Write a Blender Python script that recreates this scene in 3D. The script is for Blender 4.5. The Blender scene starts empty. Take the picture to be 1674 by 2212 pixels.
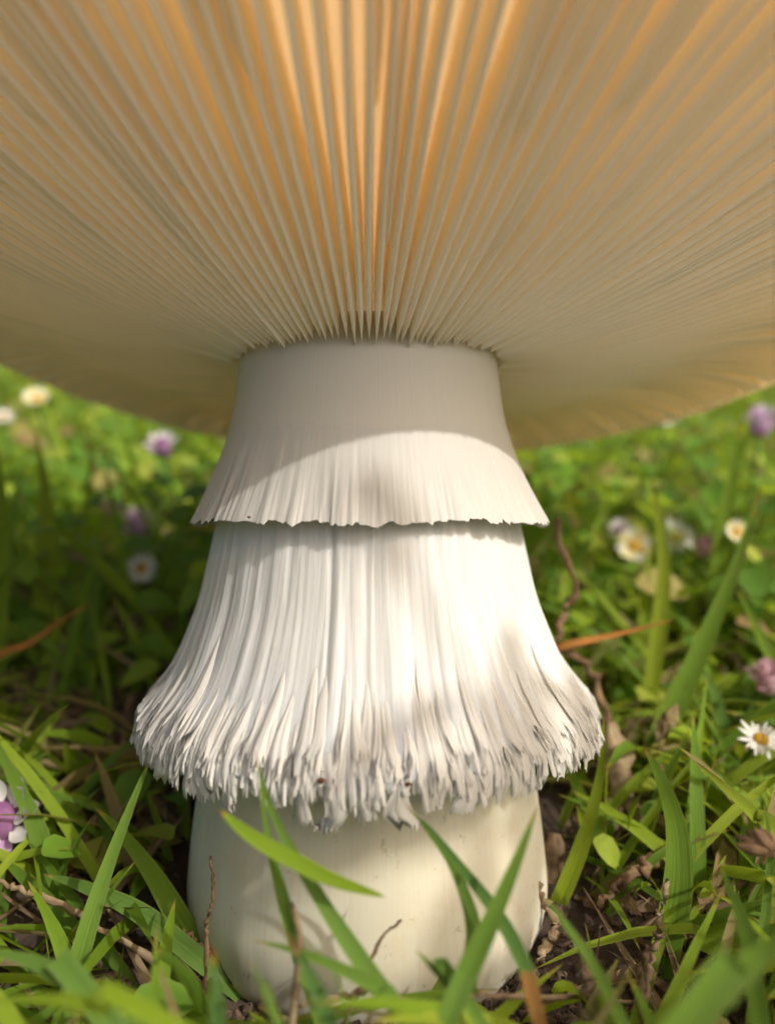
import bpy, math, random
import numpy as np
from mathutils import Vector

# ------------------------------------------------------------------ frames
# Mushroom frame: x to the side, y away from the camera, z along the stem.
# 1 unit = the distance from the lens to the stem axis = S metres.
S = 0.15
TAU = math.radians(13.5)              # the mushroom leans away by this much
BASE = np.array([0.0, 0.0, -0.47])    # where the stem axis meets the ground
CX = 0.024
F = 1671.0                            # focal length in picture units (picture 1674 x 2212)
ct, st = math.cos(TAU), math.sin(TAU)
ROT = np.array([[1, 0, 0], [0, ct, st], [0, -st, ct]])

def W(p):                             # mushroom frame -> world metres
    return (np.asarray(p, float) - BASE) @ ROT.T * S

def at(px, py, dep):                  # a point seen in that direction, at that distance
    return W((CX + (px - 837) / F * dep, -1 + dep, (1106 - py) / F * dep))

def seen(P):                          # world -> direction and distance
    q = (np.asarray(P) / S) @ ROT + BASE
    dep = q[..., 1] + 1
    return 837 + (q[..., 0] - CX) / dep * F, 1106 - q[..., 2] / dep * F, dep

# ------------------------------------------------------------------ camera, sky, sun, exposure
sc = bpy.context.scene
C = sc.collection
cam_d = bpy.data.cameras.new('camera'); cam = bpy.data.objects.new('camera', cam_d); C.objects.link(cam)
cam.location = W((CX, -1, 0)); cam.rotation_euler = (math.radians(90) - TAU, 0, 0)
cam_d.sensor_fit = 'VERTICAL'; cam_d.sensor_height = 24; cam_d.lens = 24 * F / 2212
cam_d.clip_start = 0.002; cam_d.clip_end = 500
cam_d.dof.use_dof = True; cam_d.dof.focus_distance = 0.83 * S; cam_d.dof.aperture_fstop = 5.7
sc.camera = cam

az, el = math.radians(47), math.radians(36)          # towards the sun, in the mushroom frame
SUN = ROT @ np.array([math.sin(az) * math.cos(el), -math.cos(az) * math.cos(el), math.sin(el)])
sun_d = bpy.data.lights.new('sun', 'SUN'); sun_d.energy = 3.4; sun_d.angle = math.radians(0.53); sun_d.color = (1.0, 0.965, 0.91)
sun = bpy.data.objects.new('sun', sun_d); C.objects.link(sun); sun.location = (0, 0, 3)
sun.rotation_euler = Vector(SUN).to_track_quat('Z', 'Y').to_euler()
world = bpy.data.worlds.new('World'); sc.world = world; world.use_nodes = True
wn = world.node_tree.nodes; wl = world.node_tree.links
sky = wn.new('ShaderNodeTexSky'); sky.sky_type = 'NISHITA'; sky.sun_disc = False; sky.dust_density = 9.0; sky.ozone_density = .6
sky.sun_elevation = math.asin(SUN[2]); sky.sun_rotation = math.atan2(SUN[0], SUN[1])
wl.new(sky.outputs[0], wn['Background'].inputs[0]); wn['Background'].inputs[1].default_value = 0.15
sc.view_settings.view_transform = 'Standard'; sc.view_settings.look = 'None'
sc.view_settings.exposure = -0.2; sc.view_settings.gamma = 1.0
sc.render.engine = 'CYCLES'
sc.cycles.use_denoising = True
sc.cycles.max_bounces = 24; sc.cycles.diffuse_bounces = 14; sc.cycles.transmission_bounces = 16; sc.cycles.transparent_max_bounces = 8

rng = np.random.default_rng(7)
random.seed(7)

# ------------------------------------------------------------------ helpers
def link_mesh(name, me, mat, parent=None):
    o = bpy.data.objects.new(name, me); C.objects.link(o)
    if mat and not me.materials: me.materials.append(mat)
    if parent: o.parent = parent
    return o

def mesh(name, V, Q, uv=None, attrs=None, smooth=True):
    V = np.asarray(V, np.float32).reshape(-1, 3); Q = np.asarray(Q, np.int32)
    k = Q.shape[1]
    me = bpy.data.meshes.new(name)
    me.vertices.add(len(V)); me.vertices.foreach_set('co', V.ravel())
    me.loops.add(Q.size); me.loops.foreach_set('vertex_index', Q.ravel())
    me.polygons.add(len(Q)); me.polygons.foreach_set('loop_start', np.arange(0, Q.size, k, dtype=np.int32))
    if uv is not None:
        l = me.uv_layers.new(name='UVMap'); l.data.foreach_set('uv', np.asarray(uv, np.float32)[Q.ravel()].ravel())
    for n, a in (attrs or {}).items():
        at_ = me.attributes.new(n, 'FLOAT', 'POINT'); at_.data.foreach_set('value', np.asarray(a, np.float32).ravel())
    me.update(calc_edges=True); me.validate()
    me.polygons.foreach_set('use_smooth', np.full(len(me.polygons), smooth))
    return me

def grid_faces(nu, nv, wrap=False, off=0):            # rows nv, columns nu, index = j*nu+i
    i = np.arange(nu if wrap else nu - 1); j = np.arange(nv - 1)
    I, J = np.meshgrid(i, j); I2 = (I + 1) % nu
    return off + np.stack([J * nu + I, J * nu + I2, (J + 1) * nu + I2, (J + 1) * nu + I], -1).reshape(-1, 4)

def tag(o, label=None, cat=None, group=None, kind=None):
    if label: o['label'] = label
    if cat: o['category'] = cat
    if group: o['group'] = group
    if kind: o['kind'] = kind
    return o

def empty(name, loc=(0, 0, 0), rot=(0, 0, 0)):
    o = bpy.data.objects.new(name, None); C.objects.link(o); o.empty_display_size = 0.01
    o.location = loc; o.rotation_euler = rot
    return o

def noise2(x, y, px, seed):                           # smooth value noise, periodic with period px in x
    r = np.random.default_rng(seed); T = r.random((512, 512))
    xi = np.floor(x).astype(int); yi = np.floor(y).astype(int); fx = x - xi; fy = y - yi
    fx = fx * fx * (3 - 2 * fx); fy = fy * fy * (3 - 2 * fy)
    g = lambda a, b: T[(a % px) % 512 + 0 * b, b % 512]
    return (g(xi, yi) * (1 - fx) + g(xi + 1, yi) * fx) * (1 - fy) + (g(xi, yi + 1) * (1 - fx) + g(xi + 1, yi + 1) * fx) * fy

def interp(z, tab):
    tab = np.array(sorted(tab)); return np.interp(z, tab[:, 0], tab[:, 1])

def smooth_interp(z, tab, w=0.012):
    return sum(interp(z + k * w, tab) for k in (-1.5, -1, -.5, 0, .5, 1, 1.5)) / 7

def tube(pts, rad, n=6, closed=True):
    P = np.asarray(pts, float); m = len(P); rad = np.broadcast_to(rad, m)
    T = np.gradient(P, axis=0); T /= np.linalg.norm(T, axis=1)[:, None]
    ref = np.array([0.31, 0.2, 0.93]); A = np.cross(T, ref); A /= np.linalg.norm(A, axis=1)[:, None]; B = np.cross(T, A)
    th = np.arange(n) / n * 2 * math.pi
    V = P[:, None] + rad[:, None, None] * (np.cos(th)[None, :, None] * A[:, None] + np.sin(th)[None, :, None] * B[:, None])
    Q = grid_faces(n, m, True)
    uv = np.stack(np.meshgrid(th / 6.283, np.linspace(0, 1, m)), -1).reshape(-1, 2)
    V = V.reshape(-1, 3)
    if closed:
        V = np.vstack([V, P[0], P[-1]]); uv = np.vstack([uv, [.5, 0], [.5, 1]])
        a, b = len(V) - 2, len(V) - 1; i = np.arange(n); i2 = (i + 1) % n
        Q = np.vstack([Q, np.stack([i2, i, i * 0 + a, i * 0 + a], 1), np.stack([(m - 1) * n + i, (m - 1) * n + i2, i * 0 + b, i * 0 + b], 1)])
    return V, Q, uv

def fix_tris(Q):                                       # quads with a doubled corner are allowed by validate(); keep a list
    return Q

def resample(pts, n):                                  # Catmull-Rom through the points
    P = np.asarray(pts, float)
    P = np.vstack([2 * P[0] - P[1], P, 2 * P[-1] - P[-2]])
    segs = len(P) - 3; u = np.linspace(0, segs, n); k = np.minimum(u.astype(int), segs - 1); t = (u - k)[:, None]
    a, b, c, d = P[k], P[k + 1], P[k + 2], P[k + 3]
    return 0.5 * (2 * b + (c - a) * t + (2 * a - 5 * b + 4 * c - d) * t ** 2 + (3 * b - a - 3 * c + d) * t ** 3)

# ------------------------------------------------------------------ materials
class MatB:
    def __init__(s, name):
        s.m = bpy.data.materials.new(name); s.m.use_nodes = True; s.nt = s.m.node_tree
        s.nt.nodes.clear(); s.out = s.nt.nodes.new('ShaderNodeOutputMaterial')
    def n(s, t, ins=None, **kw):
        x = s.nt.nodes.new(t)
        for k, v in kw.items(): setattr(x, k, v)
        for k, v in (ins or {}).items():
            if hasattr(v, 'is_output') or isinstance(v, bpy.types.NodeSocket): s.nt.links.new(v, x.inputs[k])
            else: x.inputs[k].default_value = v
        return x
    def ramp(s, fac, stops, interp='LINEAR'):
        r = s.nt.nodes.new('ShaderNodeValToRGB'); e = r.color_ramp.elements; r.color_ramp.interpolation = interp
        while len(e) < len(stops): e.new(0.5)
        for x, (p, c) in zip(e, stops):
            x.position = p; x.color = (*c, 1) if len(c) == 3 else c
        s.nt.links.new(fac, r.inputs[0]); return r.outputs[0]
    def mix(s, fac, a, b, mode='MIX'):
        x = s.nt.nodes.new('ShaderNodeMix'); x.data_type = 'RGBA'; x.blend_type = mode
        for i, v in ((0, fac), (6, a), (7, b)):
            if isinstance(v, bpy.types.NodeSocket): s.nt.links.new(v, x.inputs[i])
            elif i == 0: x.inputs[0].default_value = v
            else: x.inputs[i].default_value = (*v, 1)
        return x.outputs[2]
    def noise(s, vec, scale, detail=3, rough=.55):
        x = s.n('ShaderNodeTexNoise', {'Vector': vec, 'Scale': scale, 'Detail': detail, 'Roughness': rough}); return x.outputs['Fac']
    def scaled(s, vec, sc_):
        return s.n('ShaderNodeMapping', {'Vector': vec, 'Scale': sc_}).outputs[0]
    def finish(s, sh):
        s.nt.links.new(sh, s.out.inputs[0]); return s.m

def flesh(name, col, col2, fib_scale, bump=.25, sss=.25, trans=0.0, tcol=None, stain=None, dirt=None):
    b = MatB(name); uv = b.n('ShaderNodeUVMap').outputs[0]; ob = b.n('ShaderNodeTexCoord').outputs['Object']
    fv = b.scaled(uv, (fib_scale, 5, 1))
    fib = b.noise(fv, 1.0, 4, .6)
    big = b.noise(ob, 55, 3)
    c = b.mix(b.ramp(fib, [(.3, (0, 0, 0)), (.75, (1, 1, 1))]), col2, col)
    c = b.mix(b.ramp(big, [(.45, (0, 0, 0)), (.8, (.5, .5, .5))]), c, stain or col2)
    if dirt:
        c = b.mix(b.ramp(b.noise(ob, 420, 4, .7), [(.62, (0, 0, 0)), (.72, (.6, .6, .6))]), c, dirt)
        c = b.mix(b.ramp(b.noise(ob, 60, 5, .7), [(.56, (0, 0, 0)), (.75, (.5, .5, .5))]), c, tuple(x * 1.6 for x in dirt))
    bp = b.n('ShaderNodeBump', {'Height': fib, 'Strength': bump, 'Distance': 0.0006})
    p = b.n('ShaderNodeBsdfPrincipled', {'Base Color': c, 'Roughness': .55, 'Normal': bp.outputs[0], 'Specular IOR Level': .3})
    if sss:
        p.inputs['Subsurface Weight'].default_value = sss; p.inputs['Subsurface Radius'].default_value = (1, .86, .68)
        p.inputs['Subsurface Scale'].default_value = .0022
    sh = p.outputs[0]
    if trans:
        tc = (*(tcol or col), 1)
        if name == 'cap_flesh':
            tc = b.mix(b.n('ShaderNodeAttribute', attribute_name='inner').outputs['Fac'], (1.0, .96, .88), tcol)  # underside tint paints in orange glow and darker valleys
        t = b.n('ShaderNodeBsdfTranslucent', {'Color': tc})
        sh = b.n('ShaderNodeMixShader', {0: trans, 1: sh, 2: t.outputs[0]}).outputs[0]
    return b.finish(sh)

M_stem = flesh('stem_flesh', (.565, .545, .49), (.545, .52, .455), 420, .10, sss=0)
M_base = flesh('base_flesh', (.68, .645, .52), (.64, .60, .46), 300, .12, sss=1, stain=(.60, .55, .40), dirt=(.34, .26, .15))
M_veil = flesh('veil_flesh', (.68, .67, .635), (.66, .64, .59), 620, .22, sss=1)
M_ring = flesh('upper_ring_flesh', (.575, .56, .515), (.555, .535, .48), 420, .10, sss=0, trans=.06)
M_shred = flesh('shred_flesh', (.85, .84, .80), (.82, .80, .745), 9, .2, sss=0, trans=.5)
M_cap = flesh('cap_flesh', (.88, .68, .38), (.84, .60, .30), 120, .2, sss=0, trans=.85, tcol=(.92, .66, .34))  # orange glow of light through the cap, put into the flesh colour

def gill_mat():
    b = MatB('gill_flesh')
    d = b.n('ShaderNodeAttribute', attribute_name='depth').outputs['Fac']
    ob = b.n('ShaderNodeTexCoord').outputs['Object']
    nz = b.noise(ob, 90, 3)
    c = b.ramp(d, [(0, (.99, .985, .95)), (.25, (.985, .975, .91)), (.55, (.98, .93, .78)), (1, (.94, .74, .42))])  # orange roots paint in the glow and the dim valleys between gills
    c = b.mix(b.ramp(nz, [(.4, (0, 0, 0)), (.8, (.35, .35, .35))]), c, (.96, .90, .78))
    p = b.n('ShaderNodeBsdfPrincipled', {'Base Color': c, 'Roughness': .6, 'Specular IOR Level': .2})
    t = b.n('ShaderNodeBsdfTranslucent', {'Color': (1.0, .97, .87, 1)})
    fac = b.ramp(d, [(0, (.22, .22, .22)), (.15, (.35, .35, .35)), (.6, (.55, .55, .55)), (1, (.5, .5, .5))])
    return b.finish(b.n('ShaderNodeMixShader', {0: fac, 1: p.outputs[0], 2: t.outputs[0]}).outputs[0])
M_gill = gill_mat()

def leaf_mat(name, stops, tip=None, trans=.4, tcol=(.58, .72, .03), streak=True, speck=False, patch=None, attr=True):
    """stops: colour by the plant's own 'rnd' number; tip: (start, colour, colour2) of the dried end."""
    b = MatB(name); uvn = b.n('ShaderNodeUVMap').outputs[0]; sep = b.n('ShaderNodeSeparateXYZ', {0: uvn})
    u, v = sep.outputs[0], sep.outputs[1]
    if attr:
        c = b.ramp(b.n('ShaderNodeAttribute', attribute_name='rnd').outputs['Fac'], stops)
    else:
        rn = b.n('ShaderNodeObjectInfo').outputs['Random']; c = b.ramp(rn, stops)
    ob = b.n('ShaderNodeTexCoord').outputs['Object']
    if streak:
        s1 = b.noise(b.scaled(uvn, (34, 1.2, 1)), 1.0, 2)
        c = b.mix(.55, c, b.ramp(s1, [(.3, (.42, .48, .4)), (.7, (1.5, 1.42, 1.4))]), 'MULTIPLY')
        ln = b.noise(uvn, 7, 3)
        c = b.mix(b.ramp(ln, [(.5, (0, 0, 0)), (.8, (.5, .5, .5))]), c, (.17, .22, .03))
    ed = b.n('ShaderNodeMath', {0: b.n('ShaderNodeMath', {0: u, 1: -.5}, operation='ADD').outputs[0]}, operation='ABSOLUTE').outputs[0]
    c = b.mix(b.ramp(ed, [(.42, (0, 0, 0)), (.5, (.45, .45, .45))]), c, (.30, .32, .10))
    if tip:
        wob = b.n('ShaderNodeMath', {0: b.noise(ob, 900, 2), 1: -.5}, operation='ADD').outputs[0]
        wob = b.n('ShaderNodeMath', {0: wob, 1: .10, 2: v}, operation='MULTIPLY_ADD').outputs[0]
        e = tip[0]; f = b.ramp(wob, [(e - .05, (0, 0, 0)), (e, (1, 1, 1))])
        tc = b.ramp(wob, [(e - .02, tip[1]), (min(1, e + .05), tip[2])])
        c = b.mix(f, c, tc)
    if patch:
        for pv, pw, pc in patch:
            wob2 = b.n('ShaderNodeMath', {0: b.noise(ob, 500, 3), 1: .22, 2: v}, operation='MULTIPLY_ADD').outputs[0]
            c = b.mix(b.ramp(wob2, [(pv + .11 - pw, (0, 0, 0)), (pv + .11 - pw * .6, (1, 1, 1)), (pv + .11 + pw * .6, (1, 1, 1)), (pv + .11 + pw, (0, 0, 0))]), c, pc)
    if speck:
        vo = b.n('ShaderNodeTexVoronoi', {'Vector': ob, 'Scale': 1150}).outputs['Distance']
        c = b.mix(b.ramp(vo, [(.13, (.9, .9, .9)), (.19, (0, 0, 0))]), c, (.55, .6, .42))
    s2 = b.noise(b.scaled(uvn, (40, .8, 1)), 1.0, 2)
    bp = b.n('ShaderNodeBump', {'Height': s2, 'Strength': .6, 'Distance': .0004})
    p = b.n('ShaderNodeBsdfPrincipled', {'Base Color': c, 'Roughness': .5, 'Normal': bp.outputs[0], 'Specular IOR Level': .25})
    tcm = b.mix(.6, c, tcol)
    t = b.n('ShaderNodeBsdfTranslucent', {'Color': tcm})
    return b.finish(b.n('ShaderNodeMixShader', {0: trans, 1: p.outputs[0], 2: t.outputs[0]}).outputs[0])

GREENS = [(0, (.14, .25, .03)), (.35, (.19, .32, .025)), (.7, (.25, .37, .02)), (1, (.32, .40, .025))]
YEL, BRN = (.42, .36, .05), (.20, .10, .045)
M_blade = leaf_mat('grass_blade_green', GREENS, (.955, YEL, BRN), attr=False)
M_blade_cool = leaf_mat('grass_blade_cool_green', [(0, (.12, .23, .04)), (1, (.18, .31, .04))], (.965, YEL, BRN), attr=False, trans=.3)
M_blade_speck = leaf_mat('grass_blade_speckled', [(0, (.07, .17, .045)), (1, (.10, .20, .05))], (.88, YEL, (.30, .12, .03)), speck=True, attr=False)
M_blade_burnt = leaf_mat('grass_blade_burnt', [(0, (.09, .2, .04)), (1, (.12, .23, .04))], (.955, YEL, BRN), patch=[(.22, .10, (.36, .17, .05))], attr=False)
M_blade_dead_end = leaf_mat('grass_blade_dead_end', [(0, (.08, .18, .05)), (1, (.11, .22, .05))], (.80, (.34, .18, .06), (.22, .11, .05)), speck=True, patch=[(.1, .1, (.3, .12, .06))], attr=False)
M_grass = leaf_mat('grass_field', [(0, (.38, .30, .15)), (.14, (.28, .19, .09)), (.19, (.11, .22, .03)), (.5, (.16, .30, .025)), (.8, (.25, .38, .025)), (1, (.35, .44, .04))], (.96, YEL, BRN))
M_cover = leaf_mat('ground_cover_leaf', [(0, (.10, .22, .035)), (.5, (.17, .33, .035)), (.75, (.30, .44, .03)), (.88, (.42, .48, .07)), (.94, (.42, .30, .14)), (1, (.32, .2, .1))], None, streak=False)

def dry_mat(name, a, bcol, scale=260):
    b = MatB(name); ob = b.n('ShaderNodeTexCoord').outputs['Object']; uv = b.n('ShaderNodeUVMap').outputs[0]
    n1 = b.noise(ob, scale, 4); n2 = b.noise(b.scaled(uv, (14, 2, 1)), 1, 3)
    c = b.mix(b.ramp(n1, [(.35, (0, 0, 0)), (.65, (1, 1, 1))]), a, bcol)
    c = b.mix(.5, c, b.ramp(n2, [(.3, (.5, .45, .4)), (.7, (1.25, 1.25, 1.25))]), 'MULTIPLY')
    bp = b.n('ShaderNodeBump', {'Height': n2, 'Strength': .6, 'Distance': .0006})
    p = b.n('ShaderNodeBsdfPrincipled', {'Base Color': c, 'Roughness': .7, 'Normal': bp.outputs[0], 'Specular IOR Level': .25})
    t = b.n('ShaderNodeBsdfTranslucent', {'Color': c})
    return b.finish(b.n('ShaderNodeMixShader', {0: .15, 1: p.outputs[0], 2: t.outputs[0]}).outputs[0])
M_straw = dry_mat('straw', (.42, .32, .19), (.25, .16, .09))
M_orange = dry_mat('orange_dry_stalk', (.52, .25, .05), (.34, .15, .04))
M_twig = dry_mat('brown_dry_stem', (.30, .19, .10), (.13, .075, .04))
M_litter = dry_mat('leaf_litter', (.34, .24, .15), (.12, .07, .04), 120)

def soil_mat():
    b = MatB('soil'); ob = b.n('ShaderNodeTexCoord').outputs['Object']
    n1 = b.noise(ob, 140, 6, .65); n2 = b.noise(ob, 28, 4)
    c = b.ramp(n1, [(.3, (.012, .008, .006)), (.55, (.05, .032, .022)), (.75, (.14, .095, .065))])
    c = b.mix(b.ramp(n2, [(.4, (0, 0, 0)), (.7, (.5, .5, .5))]), c, (.09, .06, .04))
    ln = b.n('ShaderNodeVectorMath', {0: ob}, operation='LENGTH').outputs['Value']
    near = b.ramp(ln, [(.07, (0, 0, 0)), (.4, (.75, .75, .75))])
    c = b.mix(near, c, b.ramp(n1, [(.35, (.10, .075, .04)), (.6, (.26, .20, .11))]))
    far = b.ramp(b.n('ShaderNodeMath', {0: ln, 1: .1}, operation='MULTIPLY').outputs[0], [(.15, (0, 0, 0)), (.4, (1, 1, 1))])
    n3 = b.noise(ob, 2.5, 8, .7)
    c = b.mix(far, c, b.ramp(n3, [(.3, (.05, .10, .02)), (.7, (.12, .19, .03))]))
    bp = b.n('ShaderNodeBump', {'Height': n1, 'Strength': .8, 'Distance': .003})
    return b.finish(b.n('ShaderNodeBsdfPrincipled', {'Base Color': c, 'Roughness': .95, 'Normal': bp.outputs[0]}).outputs[0])
M_soil = soil_mat()

def plain(name, col, col2=None, rough=.6, trans=.3, scale=400):
    b = MatB(name); ob = b.n('ShaderNodeTexCoord').outputs['Object']
    c = b.mix(b.ramp(b.noise(ob, scale, 3), [(.35, (0, 0, 0)), (.7, (1, 1, 1))]), col, col2 or tuple(x * .8 for x in col))
    p = b.n('ShaderNodeBsdfPrincipled', {'Base Color': c, 'Roughness': rough, 'Specular IOR Level': .3})
    if not trans: return b.finish(p.outputs[0])
    t = b.n('ShaderNodeBsdfTranslucent', {'Color': c})
    return b.finish(b.n('ShaderNodeMixShader', {0: trans, 1: p.outputs[0], 2: t.outputs[0]}).outputs[0])
M_petal_w = plain('white_petal', (.82, .82, .76)); M_petal_p = plain('lilac_petal', (.50, .24, .50), (.66, .48, .66))
M_petal_y = plain('cream_petal', (.80, .70, .22), (.85, .8, .5)); M_disc = plain('yellow_disc', (.72, .42, .04), (.5, .28, .03), scale=1500)
M_head_d = plain('dark_purple_head', (.30, .12, .28), (.42, .22, .38)); M_pink = plain('pink_petal', (.62, .42, .46), (.5, .3, .34))
M_stalk = plain('green_stalk', (.10, .20, .04), (.14, .22, .05), trans=.15)
M_crumb = plain('soil_crumb', (.06, .04, .028), (.16, .11, .075), .95, 0, 700)
M_speck = plain('brown_speck', (.16, .06, .025), (.08, .035, .02), .8, 0, 2000)

# ------------------------------------------------------------------ ground
def ground_h(x, y):
    """height of the soil, world metres"""
    r = np.hypot(x, y)
    h = 0.0035 * (noise2(x * 60 + 900, y * 60 + 900, 100000, 3) - .5) + 0.010 * (noise2(x * 14 + 900, y * 14 + 900, 100000, 4) - .5)
    h = h + 0.06 * (noise2(x * .9 + 900, y * .9 + 900, 100000, 5) - .5) * np.clip((r - .5) / 2, 0, 1)
    h = h + 0.009 * np.exp(-(((x - .012) / .035) ** 2 + ((y + .047) / .014) ** 2))     # crumbs pushed up in front of the base
    return h

t_ = np.linspace(-1, 1, 221); ax = np.sign(t_) * (np.abs(t_) * .45 + np.abs(t_) ** 9 * 70)
X, Y = np.meshgrid(ax, ax + .1); V = np.stack([X, Y, ground_h(X, Y)], -1)
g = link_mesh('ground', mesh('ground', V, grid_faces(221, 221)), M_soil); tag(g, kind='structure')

# ------------------------------------------------------------------ the mushroom
mush = empty('mushroom', (0, 0, 0), (-TAU, 0, 0))
tag(mush, 'large white mushroom with cream gills and two shaggy rings on its thick stem', 'mushroom')
def loc(P): return (np.asarray(P) - BASE) * S           # mushroom frame -> local metres

def lathe(zs, rs, n, bumpf=None):
    th = np.arange(n) / n * 2 * math.pi
    TH, Z = np.meshgrid(th, zs); R = np.repeat(np.asarray(rs)[:, None], n, 1)
    if bumpf is not None: R = R + bumpf(TH, Z)
    V = np.stack([R * np.sin(TH), -R * np.cos(TH), Z], -1).reshape(-1, 3)     # theta 0 faces the camera
    uv = np.stack([TH / 6.28319, Z], -1).reshape(-1, 2)
    return V, grid_faces(n, len(zs), True), uv

STEM = [(-.60, .10), (-.57, .17), (-.53, .212), (-.47, .227), (-.40, .221), (-.33, .212), (-.25, .203), (-.10, .182), (.0, .174), (.04, .176), (.06, .181), (.075, .1845), (.095, .1785), (.12, .1725), (.16, .1668), (.20, .1625), (.26, .1590), (.32, .165)]
zs = np.linspace(.30, -.30, 60)
V, Q, uv = lathe(zs, smooth_interp(zs, STEM), 256, lambda T, Z: 0 * T)
link_mesh('stem', mesh('stem', loc(V), Q, uv), M_stem, mush)
zs = np.linspace(-.297, -.585, 60)
V, Q, uv = lathe(zs, smooth_interp(zs, STEM), 256, lambda T, Z: .004 * (noise2(T / 6.28319 * 14, Z * 9 + 50, 14, 12) - .5) + .0016 * (noise2(T / 6.28319 * 70, Z * 6 + 50, 70, 13) - .5))
link_mesh('stem_base', mesh('stem_base', loc(V), Q, uv), M_base, mush)

# upper ring: a thin fluted collar that leaves the stem and ends in a torn edge
def ring_sheet(name, tab, z_top, edge, nth, nv, ridge, thick, mat, parent):
    th = np.arange(nth) / nth * 2 * math.pi; v = np.linspace(0, 1, nv)
    TH, VV = np.meshgrid(th, v)
    ZB = edge(th)[None, :] * np.ones_like(VV)
    Z = z_top + (ZB - z_top) * VV
    R = smooth_interp(Z, tab) + ridge(TH, VV)
    outer = np.stack([R * np.sin(TH), -R * np.cos(TH), Z], -1)
    Ri = R - thick * (1 - .75 * VV ** 4)
    inner = np.stack([Ri * np.sin(TH), -Ri * np.cos(TH), Z + .001 * VV], -1)
    V = np.vstack([outer.reshape(-1, 3), inner[::-1].reshape(-1, 3)])
    Q = grid_faces(nth, 2 * nv, True)
    uv = np.stack([TH / 6.28319, VV * .35], -1).reshape(-1, 2); uv = np.vstack([uv, uv[::-1]])
    return link_mesh(name, mesh(name, loc(V), Q, uv), mat, parent)

UP = [(.20, .1625), (.16, .1668), (.12, .1725), (.095, .1785), (.073, .186), (.026, .206), (-.0136, .228), (-.04, .243)]
def up_edge(th):
    u = th / 6.28319
    e = -.012 + .007 * (noise2(u * 22, u * 0 + 3, 22, 21) - .5) + .004 * (noise2(u * 90, u * 0 + 3, 90, 22) - .5) + .005 * (noise2(u * 320, u * 0, 320, 23) - .5) * (noise2(u * 40, u * 0, 40, 24) > .35)
    return e - .008 * np.exp(-((th - 1.65) / .25) ** 2) - .006 * np.exp(-((th - 4.65) / .3) ** 2)
def up_ridge(T, Vv):
    u = T / 6.28319; k = np.clip(Vv * 1.15 - .12, 0, 1) ** 1.6
    a = noise2(u * 110 + .8 * noise2(u * 30, Vv * 2, 30, 30), Vv * 1.5, 110, 31) - .5
    c = noise2(u * 300, Vv * 2.5, 300, 32) - .5
    f = noise2(u * 480, Vv * 4, 480, 33) - .5
    big = noise2(u * 24, Vv * 1.2, 24, 34) - .5
    fold = -np.maximum(0, .28 - noise2(u * 75, Vv * .8 + 9, 75, 35)) * .022
    return -.0006 + .0009 * np.clip(Vv / .22, 0, 1) - .015 * np.maximum(0, np.cos(T)) ** 2 * Vv ** 2 + k * (.0042 * a + .0012 * c + .0006 * f + .0060 * big + fold)
upper = ring_sheet('upper_ring', UP, .125, up_edge, 1536, 70, up_ridge, .0035, M_ring, mush)

# lower ring: a long pleated collar, frayed into shreds at the bottom
LOW = [(.03, .184), (-.037, .197), (-.111, .213), (-.177, .238), (-.208, .257), (-.232, .276), (-.25, .284), (-.27, .286), (-.30, .28)]
def low_edge(th):
    u = th / 6.28319
    return -.256 + .012 * (noise2(u * 60, u * 0 + 3, 60, 41) - .5) + .012 * (noise2(u * 260, u * 0 + 3, 260, 42) - .5)
def low_ridge(T, Vv):
    u = T / 6.28319; k = np.clip(.25 + Vv * 1.0, 0, 1)
    w = .9 * noise2(u * 26, Vv * 2.2, 26, 50)
    a = noise2(u * 120 + w, Vv * 1.6, 120, 51) - .5
    c = noise2(u * 290 + w * 2, Vv * 3, 290, 52) - .5
    f = noise2(u * 490, Vv * 6, 490, 53) - .5
    big = noise2(u * 18, Vv * 1.2, 18, 54) - .5
    fold = -np.maximum(0, .30 - noise2(u * 84 + w, Vv * .9 + 4, 84, 55)) * .026
    return k * (.0066 * a + .0018 * c + .0006 * f + .004 * big + .65 * fold)
lower = ring_sheet('lower_ring', LOW, .02, low_edge, 1536, 110, low_ridge, .006, M_veil, mush)

def low_r(z): return smooth_interp(z, LOW)

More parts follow.
